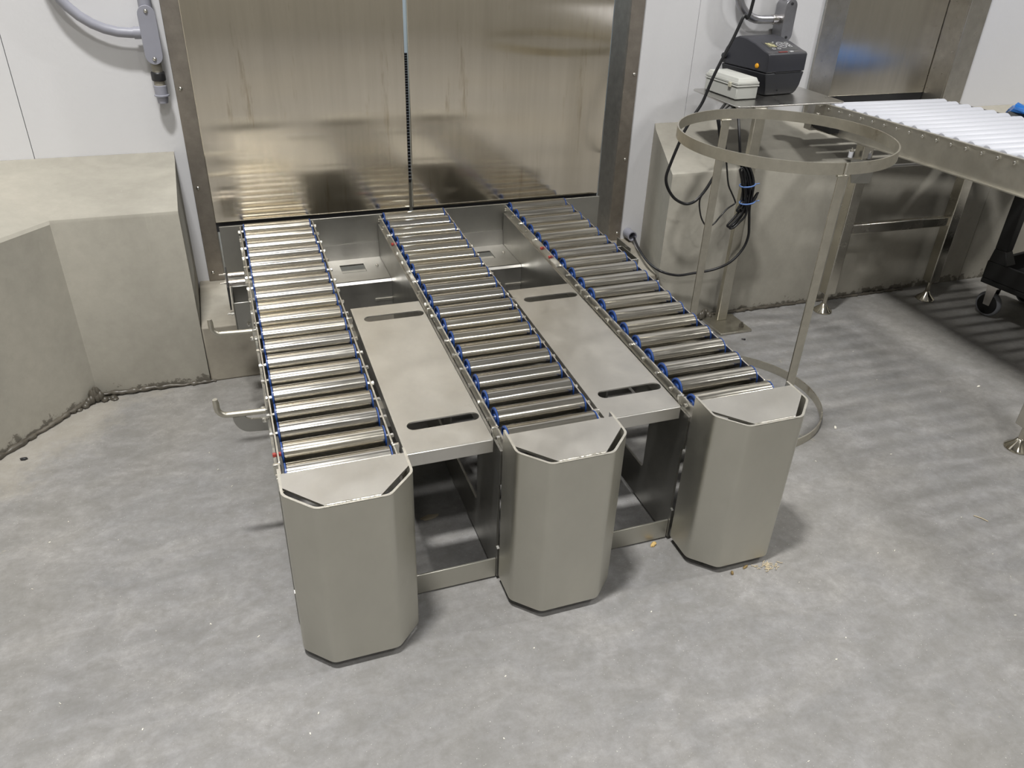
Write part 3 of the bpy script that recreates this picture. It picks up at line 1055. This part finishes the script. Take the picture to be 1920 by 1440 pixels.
for kx in range(5):
    dx, dy = (-.016, .0) if kx == 0 else (kx * .0075 - .02, -.006 - (kx % 2) * .009)
    lp = [(2.01, -.57, .731), (2.037, -.57, .668), (2.055, -.57, .597), (2.049, -.57, .551), (2.023, -.57, .522), (2.002, -.57, .495), (2.002, -.57, .486),
          (2.018, -.57, .482), (2.041, -.57, .504), (2.049, -.57, .539), (2.05, -.57, .586), (2.045, -.57, .667), (2.022, -.57, .725), (1.997, -.57, .754)]
    q = []
    for i, p in enumerate(lp):
        low_ = 1 if p[2] < .54 else 0
        sh = (.0 if kx < 2 else .05 + .012 * kx) * low_
        q.append((p[0] + dx + (0.012 if i > 8 else -.002) + sh * .25, p[1] + dy - (.006 if i > 8 else 0), p[2] + sh * .9 + random.uniform(-.004, .004)))
    MB().tube(smooth_path(q, 5), .0050, 8).build('coil', 'cable', BU, smooth=60)
l2 = [(2.018, -.592, .655), (1.994, -.592, .706), (1.98, -.592, .734), (1.983, -.592, .745), (1.999, -.592, .733), (2.015, -.592, .682), (2.022, -.592, .655), (2.035, -.592, .601), (2.046, -.592, .564)]
MB().tube(smooth_path(l2, 5), .0045, 8).build('coil', 'cable', BU, smooth=60)
for (cx_, cz_) in ((2.038, .667), (2.053, .592)):
    m = MB()
    ring_ = [(cx_ + .034 * math.cos(2 * math.pi * i / 24), -.579 + .026 * math.sin(2 * math.pi * i / 24), cz_ + .004 * math.cos(2 * math.pi * i / 24)) for i in range(24)]
    m.tube(ring_, .0030, 6, closed=True)
    m.tube([(cx_ + .033, -.579, cz_), (cx_ + .052, -.590, cz_ + .006)], .0022, 6)
    m.build('zip_tie', 'zip', BU, smooth=60)

# ---------------------------------------------------------------- conduits on the wall
CL = thing('conduit', (-.2, -.04, 1.1), 'grey plastic conduit bend with oval box on the wall left of the steel doors', 'conduit')
pp = [(-.50, -.045, 6.5), (-.50, -.045, 2.4), (-.497, -.045, 1.46)]
for i in range(1, 10):
    a = math.radians(90 * i / 9)
    pp.append((-.497 + .235 * (1 - math.cos(a)), -.045, 1.446 - .235 * math.sin(a)))
pp.append((-.232, -.045, 1.211))
MB().tube(pp, .0170, 18).build('pipe', 'conduit', CL, smooth=60)
MB().cyl((-.252, -.045, 1.211), (-.222, -.045, 1.211), .0205, 20).build('collar', 'conduit', CL, smooth=40)


def stadium(cx_, z0, z1, r, n=10):
    out = []
    for i in range(n + 1):
        a = math.radians(180 * i / n)
        out.append((cx_ + r * math.cos(a), z1 - r + r * math.sin(a)))
    for i in range(n + 1):
        a = math.radians(180 + 180 * i / n)
        out.append((cx_ + r * math.cos(a), z0 + r + r * math.sin(a)))
    return out


MB().prism(stadium(-.199, 1.112, 1.298, .0265), XZ, -.062, -.008).build('box_body', 'conduit', CL, smooth=40, bevel=.002)
MB().prism(stadium(-.199, 1.108, 1.302, .0295), XZ, -.069, -.0625).build('cover', 'conduit', CL, smooth=40, bevel=.0015)
for z in (1.127, 1.283):
    MB().lathe([(.0075, 0), (.0072, -.002), (.004, -.005), (.001, -.006)], (-.199, -.069, z), 'y', 12).build('screw', 'bolt', CL, smooth=50)
MB().cyl((-.199, -.040, 1.29), (-.199, -.040, 1.36), .0225, 20).build('collar', 'conduit', CL, smooth=40)
MB().cyl((-.199, -.040, 1.36), (-.199, -.040, 6.5), .0175, 18).build('pipe', 'conduit', CL, smooth=40)
MB().cyl((-.199, -.040, 1.070), (-.199, -.040, 1.114), .0180, 18).build('bushing', 'nipple', CL, smooth=40)
MB().lathe([(.0235, 0), (.0245, .003), (.0245, .026), (.022, .030)], (-.199, -.040, 1.050), 'z', 12).build('lock_ring', 'dark', CL, smooth=30)
MB().cyl((-.199, -.040, 1.032), (-.199, -.040, 1.051), .0190, 18).build('bushing', 'nipple', CL, smooth=40)
MB().lathe([(.0155, 0), (.0175, .002), (.0205, .024), (.0262, .026), (.0262, .030), (.0225, .032), (.0225, .062), (.019, .064)], (-.199, -.040, .970), 'z', 18).build('cable_gland', 'conduit', CL, smooth=35)

CR = thing('conduit', (2.46, -.04, 1.2), 'grey metal conduit elbow with oval cover behind the printer', 'conduit')
pp = [(2.195, -.045, 6.5), (2.195, -.045, 2.4), (2.197, -.045, 1.42)]
for i in range(1, 10):
    a = math.radians(90 * i / 9)
    pp.append((2.197 + .14 * (1 - math.cos(a)), -.045, 1.375 - .14 * math.sin(a)))
pp.append((2.43, -.045, 1.235))
MB().tube(pp, .0180, 18).build('pipe', 'conduit_metal', CR, smooth=60)
MB().cyl((2.395, -.045, 1.235), (2.437, -.045, 1.235), .0215, 20).build('collar', 'spacer', CR, smooth=40)
MB().prism(stadium(2.462, 1.150, 1.318, .0270), XZ, -.075, -.008).build('box_body', 'conduit_metal', CR, smooth=40, bevel=.002)
MB().prism(stadium(2.462, 1.146, 1.322, .0300), XZ, -.083, -.0755).build('cover', 'conduit_metal', CR, smooth=40, bevel=.0015)
for z in (1.165, 1.303):
    MB().lathe([(.006, 0), (.006, -.003), (.003, -.004)], (2.462, -.083, z), 'y', 12).build('screw', 'dark', CR, smooth=50)
MB().cyl((2.462, -.040, 1.31), (2.462, -.040, 6.5), .0195, 18).build('pipe', 'conduit_metal', CR, smooth=40)

m = MB()
st = [(.024, -.002), (.024, -.060), (.019, -.060), (.019, -.010)]
n = 24
vs, fs = [], []
for (r_, h_) in st:
    for j in range(n):
        a = 2 * math.pi * j / n
        vs.append((1.812 + r_ * math.cos(a), h_, .268 + r_ * math.sin(a)))
for i in range(3):
    for j in range(n):
        fs.append((i * n + j, i * n + (j + 1) % n, (i + 1) * n + (j + 1) % n, (i + 1) * n + j))
fs.append(tuple(range(3 * n, 4 * n)))
tag(m.add(vs, fs).build('pipe_stub', 'conduit', smooth=40), 'short grey pipe stub poking from the white wall with a black cable entering it', 'pipe')

# ---------------------------------------------------------------- white roller conveyor on the right
WC = thing('white_roller_conveyor', (2.594, -.571, 0), 'steel conveyor with white plastic rollers leading into the hatch at right', 'conveyor', rz=-math.atan(.0385), local=True)
CW = .655
Y0, Y1 = .325, -2.2          # local y of far end and near end


def zc2(y):
    return .909 + (.046 / 1.09) * (.30 - y)


for s, x in ((0, 0.0), (1, CW - .004)):
    o = MB()
    o.prism([(Y0, zc2(Y0) - .118), (Y0, zc2(Y0)), (Y1, zc2(Y1)), (Y1, zc2(Y1) - .118)], YZ, x, x + .004)
    xi = x + .004 if s == 0 else x - .022
    o.prism([(Y0, zc2(Y0) - .118), (Y0, zc2(Y0) - .114), (Y1, zc2(Y1) - .114), (Y1, zc2(Y1) - .118)], YZ, x - (.014 if s == 0 else 0), x + (.004 if s == 0 else .018))
    o.prism([(Y0, zc2(Y0) - .003), (Y0, zc2(Y0) + .001), (Y1, zc2(Y1) + .001), (Y1, zc2(Y1) - .003)], YZ, x - (.006 if s == 0 else 0), x + (.010 if s == 0 else .006))
    o.build('side_rail', 'crail', WC)
wr_me = MB().lathe([(.016, -CW / 2 + .014), (.023, -CW / 2 + .015), (.0265, -CW / 2 + .022), (.0265, CW / 2 - .022), (.023, CW / 2 - .015), (.016, CW / 2 - .014)], (0, 0, 0), 'x', 28).mesh('roller', 'white_roller', 40)
wb_me = MB().lathe([(.0070, 0), (.0070, -.005), (.004, -.008)], (0, 0, 0), 'x', 8).mesh('axle_bolt', 'bolt', 30)
i = 0
y = .262
while y > -2.15:
    c = (CW / 2, y, zc2(y) - .016)
    r_ = child('roller', wr_me, WC, c)
    child('axle_bolt', wb_me, r_, (-.0005, y, zc2(y) - .018))
    y -= .0729
# end bracket and dark mounting block at the wall end
MB().box(-.055, .0, Y0 - .03, Y0 + .02, zc2(Y0) - .115, zc2(Y0) + .004).build('end_bracket', 'frame2', WC, bevel=.001)
MB().box(-.05, .003, Y0 - .16, Y0 - .04, zc2(Y0) - .10, zc2(Y0) - .075).build('mounting_block', 'dark', WC, bevel=.002)
MB().lathe([(.009, 0), (.009, -.006), (.005, -.009)], (-.028, Y0 - .03, zc2(Y0) - .045), 'y', 10).build('bolt', 'bolt', WC, smooth=40)
for (lx, ly) in ((.022, 0.0), (CW - .022, 0.0), (.022, -1.165), (CW - .022, -1.165)):
    lg = MB().box(lx - .027, lx + .027, ly - .027, ly + .027, .098, zc2(ly) - .118).build('leg', 'tube', WC, bevel=.004)
    MB().cyl((lx, ly, .030), (lx, ly, .099), .010, 14).build('foot_stem', 'foot', lg, smooth=40)
    MB().lathe([(.043, 0), (.045, .004), (.043, .009), (.019, .030), (.013, .042), (.010, .044)], (lx, ly, 0), 'z', 28).build('levelling_foot', 'foot', lg, smooth=40)
MB().box(.046, CW - .046, -.016, .016, .392, .438).build('tie_bar', 'tube', WC, bevel=.004)
MB().box(.046, CW - .046, -1.181, -1.149, .392, .438).build('tie_bar', 'tube', WC, bevel=.004)
# clamp bracket at the head of the rear left leg
zb2 = zc2(-.0) - .118
bk_ = MB().hexa([(-.030, -.030, zb2 - .16), (.050, -.050, zb2 - .16), (.050, -.045, zb2 - .16), (-.030, -.024, zb2 - .16)],
                [(-.045, -.012, zb2 - .06), (.060, -.050, zb2 - .06), (.060, -.044, zb2 - .06), (-.045, -.005, zb2 - .06)]).build('leg_bracket', 'side', WC)
for dx, dy in ((-.035, .012), (.032, -.022)):
    MB().cyl((dx, dy, zb2 - .058), (dx, dy, zb2 - .034), .010, 14).build('white_spacer', 'white_spacer', bk_, smooth=40)
    MB().lathe([(.007, 0), (.007, .008), (.004, .010), (.004, .018)], (dx, dy, zb2 - .034), 'z', 8).build('bolt', 'bolt', bk_, smooth=40)
MB().cyl((.04, -.02, zb2 - .10), (CW - .05, -.02, zb2 - .10), .010, 14).build('tie_rod', 'rail', WC, smooth=40)

# ---------------------------------------------------------------- black service cart
CA = thing('service_cart', (3.30, -.80, 0), 'black plastic service cart with swivel casters standing beyond the white roller conveyor', 'cart', rz=math.radians(9), local=True)
cw, cl = .46, 1.0
MB().box(0, cw, -cl, 0, .175, .20).box(0, .018, -cl, 0, .20, .285).box(cw - .018, cw, -cl, 0, .20, .285).box(.018, cw - .018, -.018, 0, .20, .285).box(.018, cw - .018, -cl, -cl + .018, .20, .285).build('lower_tray', 'cart', CA, bevel=.004)
MB().box(0, cw, -cl, 0, .74, .765).box(0, .018, -cl, 0, .765, .84).box(cw - .018, cw, -cl, 0, .765, .84).box(.018, cw - .018, -.018, 0, .765, .84).box(.018, cw - .018, -cl, -cl + .018, .765, .84).build('upper_tray', 'cart', CA, bevel=.004)
for (x, y) in ((.004, -.004), (cw - .064, -.004), (.004, -cl + .094), (cw - .064, -cl + .094)):
    MB().hexa([(x - .004, y - .09, .285), (x + .066, y - .09, .285), (x + .066, y, .285), (x - .004, y, .285)],
              [(x + .004, y - .06, .345), (x + .054, y - .06, .345), (x + .054, y - .004, .345), (x + .004, y - .004, .345)]).box(x + .004, x + .054, y - .06, y - .004, .345, .742).build('corner_post', 'cart', CA, bevel=.003)
for (x, y) in ((.070, -.040), (cw - .07, -.040), (.070, -cl + .06), (cw - .07, -cl + .06)):
    ck = MB().box(x - .024, x + .024, y - .026, y + .026, .150, .1755).hexa([(x - .0215, y - .016, .060), (x - .0175, y - .016, .060), (x - .0175, y + .016, .060), (x - .0215, y + .016, .060)], [(x - .0215, y - .024, .15), (x - .0175, y - .024, .15), (x - .0175, y + .024, .15), (x - .0215, y + .024, .15)]).hexa([(x + .0175, y - .016, .060), (x + .0215, y - .016, .060), (x + .0215, y + .016, .060), (x + .0175, y + .016, .060)], [(x + .0175, y - .024, .15), (x + .0215, y - .024, .15), (x + .0215, y + .024, .15), (x + .0175, y + .024, .15)]).build('caster_fork', 'spacer', CA)
    MB().lathe([(.050, -.014), (.058, -.012), (.0625, -.004), (.0625, .004), (.058, .012), (.050, .014)], (x, y, .0625), 'x', 30).build('tyre', 'tyre', ck, smooth=50)
    MB().lathe([(.046, -.0165), (.049, -.015), (.049, .015), (.046, .0165)], (x, y, .0625), 'x', 24).build('wheel_hub', 'hub', ck, smooth=50)

# blue film heap on the cart
m = MB()
random.seed(12)
nu, nv = 26, 12
vs = []
for i in range(nv + 1):
    ph = math.pi / 2 * i / nv
    for j in range(nu):
        th_ = 2 * math.pi * j / nu
        r_ = math.cos(ph)
        d = 1 + .45 * mnoise.noise(Vector((2.2 * math.cos(th_), 2.2 * math.sin(th_), ph * 2.2)))
        x_ = 3.62 + .355 * r_ * (.55 + .45 * d) * math.cos(th_)
        x_ = max(x_, 3.252 + .004 * j % .01)
        lift = min(1.0, max(0.0, (3.40 - x_) / .11)) * .095
        vs.append((x_, -.74 + .24 * r_ * d * math.sin(th_), .843 + (.105 - .5 * lift) * math.sin(ph) ** .8 * d * .9 + lift))
fs = [(i * nu + j, i * nu + (j + 1) % nu, (i + 1) * nu + (j + 1) % nu, (i + 1) * nu + j) for i in range(nv) for j in range(nu)]
fs.append(tuple(range(nu - 1, -1, -1)))
tag(m.add(vs, fs).build('blue_film', 'bluebag', smooth=25), 'crumpled blue plastic film at the right edge beyond the white rollers', 'plastic film')

# ---------------------------------------------------------------- litter on the floor
def blob(name, mat, c, sx, sy, sz, rz, label, cat, seed, group=None):
    random.seed(seed)
    bm = bmesh.new()
    bmesh.ops.create_icosphere(bm, subdivisions=2, radius=1)
    m = MB()
    ca, sa = math.cos(rz), math.sin(rz)
    vs = []
    for v in bm.verts:
        d = 1 + .35 * mnoise.noise(v.co * 1.7 + Vector((seed * 3.1, 0, 0)))
        x, y, z = v.co.x * sx * d, v.co.y * sy * d, max(-.6, v.co.z) * sz * d
        vs.append((c[0] + x * ca - y * sa, c[1] + x * sa + y * ca, z + .6 * sz * 1.1))
    bm.verts.index_update()
    m.add(vs, [tuple(v.index for v in f.verts) for f in bm.faces])
    bm.free()
    zmin = min(p[2] for p in m.v)
    m.v = [(p[0], p[1], p[2] - zmin + .0003) for p in m.v]
    return tag(m.build(name, mat, smooth=50), label, cat, group)


blob('wood_chip', 'chip', (1.040, -1.795), .014, .007, .005, .5, 'pale yellow wood chip on the floor in front of the right cross bar', 'wood chip', 2)
blob('wood_chip', 'chip_brown', (1.203, -1.972), .007, .004, .006, 1.1, 'small brown wood chip under the right guard column edge', 'wood chip', 3)
blob('wood_chip', 'chip_brown', (1.255, -1.962), .010, .004, .004, .4, 'flat brown splinter by the right guard column nearest its far corner', 'wood chip', 9)
blob('glue_residue', 'residue', (.425, -1.474), .030, .013, .0015, .1, 'beige dried blob on the shaded floor under the left cover plate', 'residue', 4)
blob('white_crumb', 'crumb', (2.79, -1.353), .010, .004, .003, .2, 'white crumb on the floor below the white roller conveyor', 'crumb', 5)
blob('white_crumb', 'crumb', (2.003, -1.432), .010, .005, .004, 1.0, 'white crumb on the floor just right of the lower hoop', 'crumb', 6)
blob('dark_crumb', 'dark', (2.068, -.724), .010, .005, .004, -.5, 'dark crumb on the floor in front of the shelf base plate', 'crumb', 7)
blob('dark_crumb', 'dark', (-.796, -.794), .012, .006, .006, 0, 'dark crumb beside the left kerb', 'crumb', 8)
m = MB()
random.seed(31)
for i in range(26):
    a = random.uniform(-.4, .8)
    x, y = 1.318 + random.gauss(0, .020), -1.978 + random.gauss(0, .008)
    L_ = random.uniform(.008, .02)
    pts = [(x + (t - .5) * L_ * math.cos(a), y + (t - .5) * L_ * math.sin(a) + .004 * math.sin(3 * t + i), .0015 + .003 * random.random()) for t in (0, .33, .66, 1)]
    m.tube(pts, .0011, 5)
tag(m.build('straw_tuft', 'straw'), 'tuft of pale fibres on the floor by the foot of the right guard column', 'fibres', kind='stuff')
m = MB().tube([(2.106, -1.985, .002), (2.119, -2.004, .003), (2.128, -2.022, .002)], .0016, 6)
tag(m.build('straw', 'straw', smooth=60), 'single pale straw lying on the open floor at right', 'straw')
m = MB()
random.seed(99)
for i in range(80):
    while True:
        x, y = random.uniform(-1.0, 2.9), random.uniform(-3.0, -.7)
        if not (-.1 < x < 1.46 and y > -2.0) and not (x < -.6 and y > -.9 + (x + .6)):
            break
    L_, a = random.uniform(.002, .007), random.uniform(0, 3.14)
    w_ = random.uniform(.0006, .0014)
    dx, dy = L_ / 2 * math.cos(a), L_ / 2 * math.sin(a)
    nx, ny = -math.sin(a) * w_, math.cos(a) * w_
    b_ = [(x - dx - nx, y - dy - ny), (x + dx - nx, y + dy - ny), (x + dx + nx, y + dy + ny), (x - dx + nx, y - dy + ny)]
    m.hexa([(*p, .0002) for p in b_], [(*p, .0018) for p in b_])
tag(m.build('floor_litter', 'crumb', loc=(0, 0, 0)), 'scattered tiny pale shavings over the grey concrete floor', 'litter', kind='stuff')

for o in bpy.data.objects:
    if '_o' in o:
        del o['_o']
